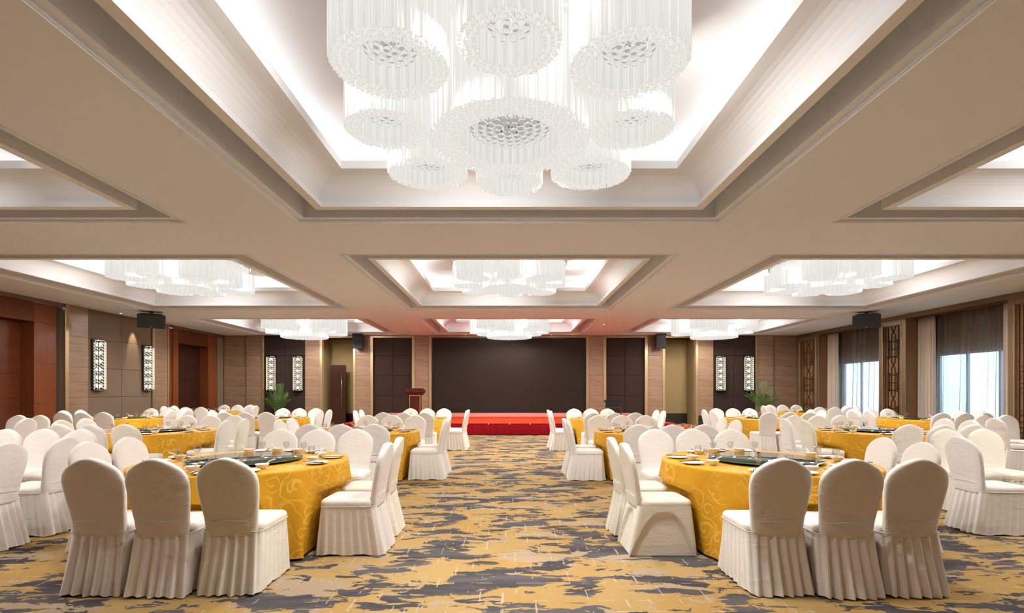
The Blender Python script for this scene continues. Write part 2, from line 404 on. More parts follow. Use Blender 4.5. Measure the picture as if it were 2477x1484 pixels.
WB = struct('wall_back', mbw.me('wall_back', 'panel_dark'), 'travertine and dark fabric stage wall')
for a, b, y in ((541, 597, .02), (597, 634, -.05), (739, 774.5, -.05), (861.5, 896.4, -.05), (1003.5, 1038, -.05), (1424, 1459, -.05), (1566, 1601.5, -.05), (1688, 1724.5, -.05), (1831, 1870, -.05), (1870, 1931, .02)):
    slabs(WB, bx(a), bx(b), YB + y, YB + .09)
for a, b in ((639, 739), (903, 997), (1466, 1559), (1724.5, 1827)):
    slabs(WB, bx(a), bx(b), YB + .03, YB + .085, 'fabric_panel', 'panel_dark', .005, 2, bev=.008)
def brass(a, b, z0=0, z1=ZC, y=-.07, parent=None): ob('brass_trim', MB().bbox(bx(a), bx(b), YB + y, YB + .09, z0, z1, .006).me('brass_trim', 'brass'), parent or WB)
for a, b in ((634, 639), (774.5, 781), (855, 861.5), (896.4, 903), (997, 1003.5), (1038, 1045), (1417, 1424), (1459, 1466), (1559, 1566), (1601.5, 1608), (1681, 1688), (1827, 1831)): brass(a, b)
for a, b in ((781, 855), (903, 997), (1466, 1559), (1608, 1681), (1045, 1417)): brass(a, b, 3.69, 3.79)
# niches with gold wall covering and a black plinth
for k, (a, b) in enumerate((N1, N2)):
    nw = struct('wall_niche', MB().box(bx(a), bx(b), YB + .95, YB + 1.0, 0, 3.72).me('wall_niche', 'wall_gold'), 'gold covered recess beside the stage')
    for xa, xb in ((bx(a), bx(a) + .02), (bx(b) - .02, bx(b))): ob('side_panel', MB().box(xa, xb, YB + .02, YB + .95, 0, 3.72).me('side_panel', 'wall_gold'), nw)
    ob('plinth', MB().box(bx(a) + .02, bx(b) - .02, YB + .90, YB + .95, 0, .46).me('plinth', 'plinth'), nw)
d1 = struct('door_1', MB().bbox(0, .66, 0, .06, .01, 2.56, .006).me('door_leaf', 'wood_dark'), 'dark red wooden door standing in the recess', loc=(bx(792), YB + .35, 0))
ob('handle', MB().tube([(.50, -.045, .75), (.50, -.045, 2.25)], .013).tube([(.50, .01, .95), (.50, -.045, .95)], .009).tube([(.50, .01, 2.05), (.50, -.045, 2.05)], .009).me('handle', 'chrome'), d1)
# black plinth at the foot of the stage wall
struct('baseboard_back', MB().box(bx(861.5), bx(903), YB - .075, YB - .05, 0, .4).box(bx(1688), bx(1827), YB - .075, YB - .05, 0, .4).box(bx(639), bx(774), YB - .075, YB - .05, 0, .3).me('baseboard_back', 'plinth'))

# ---- side wall with doors
WL = struct('wall_left', MB().box(XL - .9, XL - .02, YF, 9.2, 0, ZC).box(XL - .9, XL - .02, 13.9, 18.1, 0, ZC).box(XL - .9, XL - .6, 9.2, 13.9, 0, ZC).box(XL - .9, XL - .75, 18.1, YB + 1, 0, ZC).box(XL - .75, XL - .02, 21.3, YB + 1, 0, ZC).me('wall_left', 'panel_grey'), 'travertine, fabric and wood panelled side wall')
slabs(WL, XL - .02, XL + .05, 14.02, 14.67, along='y'); slabs(WL, XL - .02, XL + .05, 17.42, 18.08, along='y')
slabs(WL, XL - .02, XL + .05, 8.2, 9.15, along='y'); slabs(WL, XL - .02, XL + .05, 5.2, 8.2, cols=2, along='y'); slabs(WL, XL - .02, XL + .05, YF, 5.2, cols=4, along='y')
slabs(WL, XL - .02, XL + .015, 14.67, 17.3, 'fabric_panel', 'panel_grey', .005, 2, 'y', .008)
for y0, y1 in ((13.90, 14.01), (17.31, 17.41), (18.085, 18.14), (9.12, 9.2)): ob('brass_trim', MB().bbox(XL - .02, XL + .07, y0, y1, 0, ZC, .006).me('brass_trim', 'brass'), WL)
def portal(n, y0, y1, o0, o1, zt, leaf_mat, ajar):
    p = struct('door_%d' % n, MB().bbox(XL - .03, XL + .04, y0, y1, 3.70, ZC, .004).me('door_head', 'brass_dark'), 'tall wooden door portal in the side wall')
    for a, b in ((y0, o0), (o1, y1)):           # stepped jambs
        w = b - a; inner = (o0 if a == y0 else o1); s = -1 if a == y0 else 1
        e0, e1, e2, e3 = inner, inner + s * w * .48, inner + s * w * .86, inner + s * w
        for q, (m, n_) in enumerate(((e0, e1), (e1, e2), (e2, e3))):
            lo, hi = min(m, n_), max(m, n_)
            dpt = (-.02, -.06, -.16)[q]
            for z0, z1 in ((0, 1.1), (1.1, 2.15), (2.15, 3.20), (3.20, 3.70)):
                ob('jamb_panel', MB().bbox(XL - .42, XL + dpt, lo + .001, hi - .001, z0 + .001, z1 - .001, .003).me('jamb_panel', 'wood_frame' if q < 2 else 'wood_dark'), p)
    k = max(1, round((o1 - o0) / 1.1))
    for i in range(k):
        a = o0 + (o1 - o0) * i / k; b = o0 + (o1 - o0) * (i + 1) / k
        ob('lintel_panel', MB().bbox(XL - .42, XL - .02, a + .001, b - .001, zt, 3.70, .003).me('lintel_panel', 'wood_door'), p)
    mid = (o0 + o1) / 2
    for i, (a, b) in enumerate(((o0, mid), (mid, o1))):
        lf = ob('door_leaf', None, p, (XL - .36, a if not (ajar and i == 0) else a, 0), (0, 0, 0))
        if ajar and i == 0: lf.rotation_euler = (0, 0, 1.45)
        hs = [0, .62, 1.24, 1.86, 2.48, zt]
        for z0, z1 in zip(hs, hs[1:]): ob('wood_plank', MB().bbox(-.05, 0, .01, b - a - .004, z0 + .002, z1 - .002, .002).me('wood_plank', leaf_mat), lf)
    ob('painted_dark_sheet', MB().box(XL - .58, XL - .56, o0 - .1, o1 + .1, 0, zt).me('painted_dark_sheet', 'painted_dark'), p)  # thin near-black sheet: the unlit space behind the leaves, painted as colour
portal(2, 9.3, 13.88, 10.1, 13.07, 3.2, 'wood_door', False)
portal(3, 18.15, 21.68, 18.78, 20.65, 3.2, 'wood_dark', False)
# ---- wall behind the camera
struct('wall_front', MB().box(XL - .9, XR + .9, YF - .3, YF, 0, ZC).me('wall_front', 'marble'), 'travertine wall behind the viewer')
# ---- window wall
PIL = [(20.15, YB + .6), (15.72, 16.85), (11.35, 12.5)]; WIN = [(16.85, 20.15), (12.5, 15.72)]
XG = XR + .75
mb = MB().box(XR, XR + .9, YF, 11.35, 0, ZC)
for a, b in PIL: mb.box(XR + .02, XR + .9, a, b, 0, ZC)
WZ0, WZ1 = .25, 2.55
for a, b in WIN:
    mb.box(XG, XR + .9, a, b, WZ1, ZC); mb.box(XG, XR + .9, a, b, 0, WZ0); mb.box(XG, XR + .9, a, a + .15, WZ0, WZ1); mb.box(XG, XR + .9, b - .15, b, WZ0, WZ1)
WR = struct('wall_right', mb.me('wall_right', 'wood_lattice'), 'window wall with lattice pillars')
slabs(WR, XR - .05, XR, 5.0, 11.3, cols=3, along='y'); slabs(WR, XR - .05, XR, YF, 5.0, cols=3, along='y')
struct('trim_1', MB().bbox(XR - .06, XR + .02, 11.2, YB + .08, 3.66, ZC, .006).me('trim_1', 'brass_dark'), 'dark bronze cornice strip above the windows')
def lattice_panel(parent, y0, y1, z0, z1, x):
    """vertical bars, cross bars, key steps and knots in one fretwork panel"""
    mb = MB(); w = y1 - y0; t = .010; d0, d1 = x - .015, x + .012
    def hb(a, b, z): mb.box(d0, d1, min(a, b), max(a, b), z - t / 2, z + t / 2)
    def vb(y, a, b): mb.box(d0, d1, y - t / 2, y + t / 2, min(a, b), max(a, b))
    cy = (y0 + y1) / 2; P = 1.06
    for f in (.06, .20, .80, .94): vb(y0 + w * f, z0, z1)
    z = z0
    while z < z1 - .1:
        top = min(z + P, z1)
        for s in (-1, 1):
            o = w * .10
            vb(cy + s * o, z + .13, min(z + P - .06, z1))
            # knot: crossing diagonals
            v = []
            a0, b0 = (cy - s * o, z - .06), (cy + s * o, z + .13)
            n = Vector((b0[1] - a0[1], -(b0[0] - a0[0]))).normalized() * t / 2
            q = [(a0[0] + n.x, a0[1] + n.y), (a0[0] - n.x, a0[1] - n.y), (b0[0] - n.x, b0[1] - n.y), (b0[0] + n.x, b0[1] + n.y)]
            if z > z0 + .01:
                vv = [(d0, p[0], p[1]) for p in q] + [(d1, p[0], p[1]) for p in q]
                mb.add(vv, [(0, 1, 2, 3), (4, 7, 6, 5), (0, 4, 5, 1), (1, 5, 6, 2), (2, 6, 7, 3), (3, 7, 4, 0)])
            vb(cy + s * w * .22, z + .25, min(z + .85, z1))
            for hz in (.22, .34, .46, .60, .74, .86):
                if z + hz < z1: hb(cy + s * w * .10 if hz in (.34, .46) else cy + s * w * .30, cy + s * w * .44, z + hz)
            for hz in (.30, .54, .78):
                if z + hz < z1: hb(cy - w * .22, cy + w * .22, z + hz)
            if z + .85 < z1: hb(cy + s * w * .10, cy + s * w * .22, z + .85)
        z += P
    mb.me
    ob('lattice', mb.me('lattice', 'fret'), parent)
for k, (a, b) in enumerate(PIL):
    bb = min(b, YB - .05)
    p = struct('pillar', MB().bbox(XR - .03, XR + .02, a, bb, 0, 3.66, .004).me('pillar', 'wood_lattice'), 'pillar between windows with bronze fretwork panel')
    for ya, yb in ((a, a + .16), (bb - .16, bb)):
        ob('frame_post', MB().bbox(XR - .10, XR - .02, ya, yb, 0, 3.66, .008).me('frame_post', 'brass_dark'), p)
        ob('frame_bead', MB().bbox(XR - .115, XR - .03, (ya + .155 if ya == a else ya - .02), (ya + .18 if ya == a else ya + .005), 0, 3.50, .006).me('frame_bead', 'brass'), p)
    ob('frame_rail', MB().bbox(XR - .10, XR - .02, a + .16, bb - .16, 3.50, 3.66, .008).me('frame_rail', 'brass_dark'), p)
    lattice_panel(p, a + .2, bb - .2, .1, 3.48, XR - .055)
    for z0, z1 in ((0, .85), (.85, 1.7), (1.7, 2.55), (2.55, 3.5)):
        ob('back_panel', MB().bbox(XR - .04, XR - .028, a + .16, bb - .16, z0 + .002, z1 - .002, .002).me('back_panel', 'wood_lattice'), p)
def drape(y0, y1, z0, z1, x, amp, folds, n, phase=0., lean=0.):
    v = []; rows = 10
    for r in range(rows + 1):
        t = r / rows; z = z1 + (z0 - z1) * t
        for i in range(n + 1):
            u = i / n; yy = y0 + (y1 - y0) * u
            ph = 2 * PI * folds * u + phase + .9 * math.sin(3.1 * u * 2 * PI + phase)
            v.append((x + amp * (.55 + .45 * t) * math.sin(ph) + amp * .3 * math.sin(2.3 * ph + 1 + t), yy + lean * t * math.sin(PI * u) + .25 * amp * math.cos(ph), z))
    f = [(r * (n + 1) + i, r * (n + 1) + i + 1, (r + 1) * (n + 1) + i + 1, (r + 1) * (n + 1) + i) for r in range(rows) for i in range(n)]
    return v, f
for k, (a, b) in enumerate(WIN):
    w = struct('window_%d' % (k + 1), None, 'tall window behind sheer curtains')
    ya, yb = a + .15, b - .15; fr = []
    for nm, (u0, u1, q0, q1) in (('frame_side', (ya, ya + .06, WZ0, WZ1)), ('frame_side', (yb - .06, yb, WZ0, WZ1)), ('frame_rail', (ya + .06, yb - .06, WZ0, WZ0 + .06)), ('frame_rail', (ya + .06, yb - .06, WZ1 - .06, WZ1)), ('mullion', ((ya * 2 + yb) / 3 - .03, (ya * 2 + yb) / 3 + .03, WZ0 + .06, WZ1 - .06)), ('mullion', ((ya + yb * 2) / 3 - .03, (ya + yb * 2) / 3 + .03, WZ0 + .06, WZ1 - .06))):
        ob(nm, MB().bbox(XG + .03, XG + .10, u0, u1, q0, q1, .004).me(nm, 'aluminium'), w)
    for j in range(3):
        u0 = ya + (yb - ya) * j / 3; u1 = ya + (yb - ya) * (j + 1) / 3
        ob('pane', mesh('pane', [(XG + .06, u0, WZ0), (XG + .06, u1, WZ0), (XG + .06, u1, WZ1), (XG + .06, u0, WZ1)], [(0, 1, 2, 3)], 'window_glass'), w)
    side = ('window beside the stage wall', 'window between the lattice pillars')[k]
    v, f = drape(a + .30, b - .45, .03, 3.66, XR + .42, .04, 9, 200, k * 1.7, .12)
    tag(ob('sheer_curtain', mesh('sheer', v, f, 'sheer', True)), 'translucent grey sheer curtain over the %s' % side, 'curtain', 'sheer curtains')
    for q, (c0, c1) in enumerate(((b - .62, b - .02), (a + .02, a + .50))):
        v, f = drape(c0, c1, .02, 3.66, XR + .28, .05, 6, 90, q + k)
        me = mesh('drape', v, f, 'curtain_beige', True); o = ob('drape_curtain', me)
        md = o.modifiers.new('thick', 'SOLIDIFY'); md.thickness = .004
        tag(o, 'beige pleated drape at the %s end of the %s' % (('stage', 'near')[q], side), 'curtain', 'beige drapes')
    struct('trim_%d' % (k + 2), MB().bbox(XR + .20, XR + .50, a + .01, b - .01, 3.665, 3.70, .004).me('track', 'brass_dark'), 'curtain track above the window')
struct('ground_terrace', MB().box(XR + .95, XR + 14, 4, 30, -.3, -.12).me('terrace', 'terrace'), 'pale terrace outside the windows')

# ================================================================ CHANDELIERS
def rod_xy(s):
    """tri-lobed star section"""
    p = []
    for k in range(3):
        a = 2 * PI * k / 3
        for da, r in ((-.14, s), (.14, s), (PI / 3, s * .30)): p.append((r * math.cos(a + da), r * math.sin(a + da)))
    return p
def rod_into(mb, x, y, z0, z1, s, rot):
    c, sn = math.cos(rot), math.sin(rot); p = [(x + c * a - sn * b, y + sn * a + c * b) for a, b in rod_xy(s)]; n = len(p)
    v = [(a, b, z0) for a, b in p] + [(a, b, z1) for a, b in p]
    mb.add(v, [(i, (i + 1) % n, (i + 1) % n + n, i + n) for i in range(n)] + [tuple(reversed(range(n)))])
PLAN_A = [(0, 0, .62, 0.0), (0, -1.05, .30, .07), (0, 1.0, .315, .07), (-.76, -.84, .36, .07), (.76, -.84, .36, .07), (-.97, -.04, .31, .07), (.97, -.04, .31, .07), (-.775, .79, .36, .07), (.775, .79, .36, .07)]
PLAN_B = [(0, -.15, .80, 0.0), (0, -1.15, .28, .34), (0, 1.05, .315, .25), (-.82, -.98, .33, .25), (.82, -.98, .33, .25), (-1.12, -.06, .32, .17), (1.12, -.06, .32, .17), (-.86, .84, .36, .2), (.86, .84, .36, .2)]
BALL = None
def drum_meshes(plan, top, zb, pitch, detail):
    out = []
    for k, (dx, dy, r, up) in enumerate(plan):
        z0 = zb + up; mb = MB(); singles = []
        rin = r * .57; nr = max(2, int((r - rin) / (pitch * .92)))
        random.seed(k + 11)
        for q in range(nr):
            rr = r - (r - rin) * q / max(1, nr - .0)
            n = int(2 * PI * rr / pitch)
            for i in range(n):
                a = 2 * PI * (i + .5 * (q % 2)) / n
                args = (rr * math.cos(a), rr * math.sin(a), z0 + random.uniform(-.006, .006), top, pitch * .50, a + PI * (i % 2) + random.uniform(-.2, .2))
                if detail and q == 0 and k in (0, 1, 3, 4): singles.append(args)
                else: rod_into(mb, *args)
        out.append((k, dx, dy, r, z0, mb.me('rod_cluster', 'rod', False), singles, rin))
    return out
def base_tier(plan, z0, z1, R, pitch):
    mb = MB(); n = int(R / pitch) + 1; random.seed(5)
    for i in range(-n, n + 1):
        for j in range(-n, n + 1):
            x = (i + .5 * (j % 2)) * pitch; y = j * pitch * .87
            if x * x + y * y > R * R: continue
            if any((x - a) ** 2 + (y - b) ** 2 < (r - .01) ** 2 for a, b, r, u in plan): continue
            rod_into(mb, x, y, z0 + random.uniform(-.02, .02), z1, pitch * .5, random.uniform(0, 6))
    return mb.me('rod_fill', 'rod', False)
ico = bmesh.new(); bmesh.ops.create_icosphere(ico, subdivisions=2, radius=.5); bme = bpy.data.meshes.new('ball'); ico.to_mesh(bme); ico.free()
bme.materials.append(M['crystal']); bme.polygons.foreach_set('use_smooth', [True] * len(bme.polygons))
rodme = {}
TOPZ = 4.30
KIT = {}
def chandelier(x, y, plan, zb, key, label, detail=False, scale=1.0):
    if key not in KIT:
        pitch = .036 if detail else .05
        KIT[key] = (drum_meshes(plan, TOPZ, zb, pitch, detail), base_tier(plan, max(zb + .42, 4.06), TOPZ + .1, 1.30, .05))
    drums, tier = KIT[key]
    t = thing('chandelier', label, 'chandelier', (x, y, 0), 0, 'crystal drum chandeliers')
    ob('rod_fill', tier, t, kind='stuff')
    plate = MB().lathe([(1.34, TOPZ + .06), (1.34, TOPZ + .12), (.2, TOPZ + .12), (.2, ZT)], 48).me('mount_plate', 'white_metal') if key + 'p' not in KIT else KIT[key + 'p']
    KIT[key + 'p'] = plate; ob('mount_plate', plate, t)
    for k, dx, dy, r, z0, me, singles, rin in drums:
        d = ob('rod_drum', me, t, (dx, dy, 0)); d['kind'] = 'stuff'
        pk = '%s_%d' % (key, k)
        if pk not in KIT: KIT[pk] = mesh('lamp_plate', [(rin * .96 * math.cos(i * PI / 12), rin * .96 * math.sin(i * PI / 12), z0 + .34 * (TOPZ - z0)) for i in range(24)], [tuple(reversed(range(24)))], 'lamp_plate')
        ob('lamp_plate', KIT[pk], d)
        for (ax, ay, az0, az1, s, rot) in singles:
            hk = round(az1 - az0, 2)
            if (hk, s) not in rodme:
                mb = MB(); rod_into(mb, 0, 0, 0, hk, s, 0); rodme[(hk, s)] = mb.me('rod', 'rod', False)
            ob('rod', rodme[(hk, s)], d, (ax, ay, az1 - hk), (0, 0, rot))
        if detail and k in (0, 1, 3, 4) or detail:
            big = (k == 0); bd = .058 if big else .050; R = rin - .03
            nrow = int(R / (bd * 1.05))
            for q in range(nrow):
                rr = R * (q + .5) / nrow; n = max(1, int(2 * PI * rr / (bd * 1.12)))
                for i in range(n):
                    a = 2 * PI * (i + .37 * q) / n
                    z = z0 + .10 + .02 * (rr / R) ** 2
                    ob('crystal_ball', bme, d, (rr * math.cos(a), rr * math.sin(a), z), scale=(bd, bd, bd))
    for i in range(8):
        a = math.radians((24, 69, 111, 156, 204, 249, 291, 336)[i])
        rr = 1.16 if key != 'B' else 1.26
        L = bpy.data.lights.new('bulb', 'SPOT' if i % 2 else 'POINT'); L.energy = BULB_LOW if i % 2 else BULB_W; L.color = WARM; L.shadow_soft_size = .07
        if i % 2: L.spot_size = math.radians(176); L.spot_blend = .35
        o = bpy.data.objects.new('bulb', L); C.objects.link(o); o.parent = t; o.location = (rr * math.cos(a), rr * math.sin(a), (max(3.96, zb + .2) if i % 2 == 0 else zb + (.18 if key != 'M' else .10)))
    return t
chandelier(0.0, 4.1, PLAN_A, 3.40, 'A', 'huge crystal drum chandelier in the ceiling tray closest to the viewer', True)
for x, w in ((-7.52, 'left'), (0.0, 'middle'), (7.52, 'right')):
    chandelier(x, 11.94, PLAN_A, 3.79, 'M', 'crystal drum chandelier in the %s tray of the second row' % w)
for x, w in ((-7.52, 'left'), (0.0, 'middle'), (7.52, 'right')):
    chandelier(x, 19.0, PLAN_B, 3.39, 'B', 'crystal drum chandelier in the %s tray next to the stage wall' % w)
for x, w in ((-7.52, 'left'), (7.52, 'right')):  # out-of-view chandeliers, added so that their lamps light the room
    chandelier(x, 4.1, PLAN_A, 3.79, 'M', 'unseen crystal drum chandelier added for light in the %s tray of the first row' % w)

# ---- recessed downlights
DL = MB().lathe([(.030, 0), (.048, 0), (.052, -.006), (.046, -.010), (.034, -.006), (.034, .0)], 20).me('ring', 'white_metal')
DLL = MB().lathe([(0, -.004), (.034, -.004)], 20).me('lens', 'downlight_lens')
def downlight(x, y, label, w=0, aim=None):
    t = thing('downlight', label, 'ceiling light', (x, y, ZC), 0, 'recessed ceiling spotlights')
    ob('trim_ring', DL, t); ob('lens', DLL, t)
    if w:
        L = bpy.data.lights.new('spot', 'SPOT'); L.energy = w; L.color = (1, .82, .58); L.spot_size = .55; L.spot_blend = .6; L.shadow_soft_size = .03
        o = bpy.data.objects.new('spot', L); C.objects.link(o); o.parent = t; o.location = (0, 0, -.03)
        if aim: o.rotation_euler = Vector(aim).to_track_quat('-Z', 'Y').to_euler()
downlight(-11.82, 15.6, 'small round downlight above the grey fabric panel, nearer the wide door')
downlight(-11.80, 16.45, 'small round downlight washing the grey fabric panel with warm light', 170, (-.28, 0, -1))
downlight(3.34, 18.1, 'small round downlight in the ceiling between two trays', 0)
for x, w in ((-1.83, 'left of the big screen centre'), (1.75, 'above the big screen, second from the aisle line'), (2.67, 'above the big screen near its stone pillar')):
    downlight(x, 21.45, 'small round downlight %s' % w, 0)

# ================================================================ WALL SCONCES
def sconce_kit():
    R, h = .19, 1.46
    back = MB().bbox(-R - .02, R + .02, -.02, .03, 0, h + .03, .004).me('back_plate', 'black_gloss')
    mb = MB(); nz = 16
    for i in range(13):
        a = PI * (i + .5) / 13
        x, y = R * math.cos(a), -.03 - .15 * math.sin(a)
        off = .02 * (i % 3)
        for k in range(nz):
            z0 = .02 + off + (h - .08) * k / nz; z1 = z0 + (h - .08) / nz - .004; zm = (z0 + z1) / 2; w = .019
            mb.add([(x, y, z0), (x + w, y, zm), (x, y + w, zm), (x - w, y, zm), (x, y - w, zm), (x, y, z1)], [(0, 2, 1), (0, 3, 2), (0, 4, 3), (0, 1, 4), (5, 1, 2), (5, 2, 3), (5, 3, 4), (5, 4, 1)])
    cr = mb.me('crystals', 'sconce_crystal')
    cap = MB().prism([(R * math.cos(PI * i / 12), -.03 - .16 * math.sin(PI * i / 12)) for i in range(13)], 0, .02).me('cap', 'chrome')
    bulb = MB().lathe([(0, -.045), (.02, -.04), (.03, 0), (.02, .04), (0, .045)], 12).me('bulb', 'sconce_bulb')
    return back, cr, cap, bulb
SK = sconce_kit()
def sconce(x, y, rz, label):
    t = thing('wall_sconce', label, 'wall light', (x, y, 1.45), rz, 'crystal wall sconces')
    ob('back_plate', SK[0], t); ob('crystal_strands', SK[1], t, kind='stuff'); ob('bottom_cap', SK[2], t); ob('top_cap', SK[2], t, (0, 0, 1.44))
    for k in range(6): ob('bulb', SK[3], t, (0, -.075, .13 + .24 * k))
sconce(XL + .06, 15.0, PI / 2, 'crystal wall sconce on grey fabric panel, nearer the wide wooden door')
sconce(XL + .06, 17.05, PI / 2, 'crystal wall sconce on grey fabric panel, beside the narrow stone pillar')
for px, w in ((657, 'left of the left palm'), (721.5, 'right of the left palm'), (1742, 'left of the right palm'), (1810, 'behind the right palm')):
    sconce(bx(px), YB - .02, 0, 'crystal wall sconce on dark stage wall panel, %s' % w)

# ================================================================ STAGE
SX, SY = 5.42, 16.72; SZ = .376
st = thing('stage', 'low stage with orange red carpet and pleated crimson skirt', 'stage', (0, SY, 0))
ob('platform', MB().bbox(-SX, SX, .06, YB - .12 - SY, .0, SZ - .02, .004).me('platform', 'wood_dark'), st)
ob('carpet_top', MB().bbox(-SX - .01, SX + .01, .02, YB - .12 - SY, SZ - .02, SZ, .006).me('carpet_top', 'red_carpet'), st)
def skirt_panel(w, phase):
    v = []; n = 72
    for r in range(6):
        t = r / 5
        for i in range(n + 1):
            u = i / n; ph = 2 * PI * 11 * u
            sw = .018 * math.sin(PI * u)
            v.append((w * u, -.012 - .022 * (.4 + .6 * t) * (1 + math.sin(ph + .8 * math.sin(ph + phase))), SZ - .012 - (SZ - .03) * t - sw * (1 - t)))
    f = [(r * (n + 1) + i, (r + 1) * (n + 1) + i, (r + 1) * (n + 1) + i + 1, r * (n + 1) + i + 1) for r in range(5) for i in range(n)]
    return mesh('skirt_panel', v, f, 'velvet_red', True)
npan = 16; pw = 2 * SX / npan; skm = [skirt_panel(pw, .3), skirt_panel(pw, 1.7)]
for i in range(npan):
    ob('skirt_panel', skm[i % 2], st, (-SX + i * pw, .0, 0))
    ob('skirt_clip', MB().bbox(-.015, .015, -.05, .0, SZ - .035, SZ + .002, .003).me('skirt_clip', 'white_metal'), st, (-SX + i * pw, .0, 0))
for s in (-1, 1):
    for i in range(7):
        o = ob('skirt_panel', skm[i % 2], st, (s * SX, .03 + (i if s > 0 else i + 1) * pw, 0), (0, 0, PI / 2 * s))
ob('upper_step', MB().bbox(-SX + .4, SX - .4, YB - .75 - SY, YB - .10 - SY, SZ, .525, .008).me('upper_step', 'stage_gloss'), st)
tag(ob('stage_step', MB().bbox(SX + .09, SX + .98, 17.4, 18.6, 0, .19, .01).me('stage_step', 'red_carpet')), 'red carpeted step at the end of the stage', 'step')
# screen
sc = thing('led_screen', 'huge dark LED screen on the wall behind the stage', 'screen', (0, YB - .05, 0))
ob('display_face', MB().bbox(bx(1049), bx(1413.5), -.02, .10, .55, 3.64, .003).me('display_face', 'led_face'), sc)
for a, b, c, d in ((bx(1046), bx(1049), .53, 3.685), (bx(1413.5), bx(1416.3), .53, 3.685), (bx(1049), bx(1413.5), 3.64, 3.685), (bx(1049), bx(1413.5), .53, .55)):
    ob('bezel', MB().bbox(a, b, -.05, .10, c, d, .004).me('bezel', 'black_gloss'), sc)
# podium
pd = thing('lectern', 'dark red wooden lectern with gold bands standing on the stage', 'lectern', (-3.47, 19.0, SZ + .002))
ob('base', MB().bbox(-.27, .27, -.22, .22, 0, .08, .01).me('base', 'wood_podium'), pd)
v = [(-.20, -.17, .08), (.20, -.17, .08), (.20, .17, .08), (-.20, .17, .08), (-.185, -.16, .88), (.185, -.16, .88), (.185, .16, .88), (-.185, .16, .88)]
ob('body', fix(mesh('body', v, [(0, 1, 2, 3), (4, 7, 6, 5), (0, 4, 5, 1), (1, 5, 6, 2), (2, 6, 7, 3), (3, 7, 4, 0)], 'wood_podium')), pd)
for s in (-1, 1): ob('gold_edge', MB().bbox(s * .192 - .012, s * .192 + .012, -.182, -.155, .10, .88, .003).me('gold_edge', 'gold_metal'), pd)
ob('gold_band', MB().bbox(-.21, .21, -.19, .19, .88, .915, .004).me('gold_band', 'gold_metal'), pd)
v = [(-.25, -.22, .915), (.25, -.22, .915), (.25, .22, .915), (-.25, .22, .915), (-.32, -.27, 1.02), (.32, -.27, 1.02), (.32, .27, 1.02), (-.32, .27, 1.02), (-.32, -.27, 1.16), (.32, -.27, 1.16), (.32, .22, 1.10), (-.32, .22, 1.10)]
ob('top_tray', fix(mesh('top_tray', v, [(0, 1, 2, 3), (0, 4, 5, 1), (1, 5, 6, 2), (2, 6, 7, 3), (3, 7, 4, 0), (4, 8, 9, 5), (5, 9, 10, 6), (6, 10, 11, 7), (7, 11, 8, 4), (8, 11, 10, 9)], 'wood_podium')), pd)
# black chair on the stage
bc = thing('stage_chair', 'black framed chair with glossy back standing on the stage', 'chair', (4.1, 20.2, SZ + .002))
for sx in (-1, 1):
    ob('leg', MB().tube([(sx * .26, .22, 0), (sx * .26, .22, .42), (sx * .29, .28, .70)], .022).me('leg', 'black_gloss'), bc)
    ob('leg', MB().tube([(sx * .25, -.22, 0), (sx * .25, -.22, .42)], .02).me('leg', 'black_gloss'), bc)
ob('seat', MB().bbox(-.27, .27, -.24, .24, .38, .44, .015).me('seat', 'black_plastic'), bc)
ob('backrest', MB().bbox(-.25, .25, .245, .28, .46, .68, .012).me('backrest', 'black_gloss'), bc)
ob('top_rail', MB().tube([(-.30, .27, .68), (0, .29, .70), (.30, .27, .68)], .022).me('top_rail', 'black_gloss'), bc)
# microphone cable at the end of the stage
tag(ob('cable', MB().tube([(6.4, 19.2, .03), (6.0, 18.8, .30), (5.65, 18.6, .43), (5.2, 18.4, .402), (4.4, 18.5, .391)], .012, 6).me('cable', 'black_plastic')), 'black cable trailing off the end of the stage', 'cable')

# ================================================================ LOUDSPEAKERS
def speaker(x, y, z, rz, tilt, w, h, d, label, hang):
    t = thing('loudspeaker', label, 'loudspeaker', (x, y, z), rz, 'black loudspeakers')
    pts = [(-w / 2, -d / 2), (w / 2, -d / 2), (w * .36, d / 2), (-w * .36, d / 2)]
    ob('cabinet', MB().prism(pts, -h / 2, h / 2).me('cabinet', 'black_plastic'), t, rot=(tilt, 0, 0))
    ob('grille', MB().bbox(-w / 2 + .015, w / 2 - .015, -d / 2 - .018, -d / 2 + .005, -h / 2 + .015, h / 2 - .015, .006).me('grille', 'grille'), t, rot=(tilt, 0, 0))
    ob('badge', MB().bbox(-.02, .02, -d / 2 - .021, -d / 2 - .017, -h / 2 + .04, -h / 2 + .055, .001).me('badge', 'chrome'), t, rot=(tilt, 0, 0))
    if hang: ob('bracket', MB().bbox(-.05, .05, -.05, .05, h / 2 - .06, ZC - z - .002, .004).me('bracket', 'black_plastic'), t)
    else: ob('bracket', MB().bbox(-.04, .04, d / 2 - .02, d / 2 + .074, -.06, .06, .004).me('bracket', 'black_plastic'), t)
speaker(-10.72, 15.35, 3.53, .62, .22, .70, .40, .42, 'black wedge loudspeaker hung from the ceiling before the grey fabric panel', True)
speaker(10.70, 15.35, 3.53, -.62, .22, .70, .40, .42, 'black wedge loudspeaker hung from the ceiling before the window curtains', True)
speaker(bx(872.5), YB - .30, 3.52, 0, .08, .42, .62, .34, 'upright black loudspeaker on the stage wall, left of the lectern', False)
speaker(bx(1591), YB - .30, 3.52, 0, .08, .42, .62, .34, 'upright black loudspeaker on the stage wall above the stage end', False)

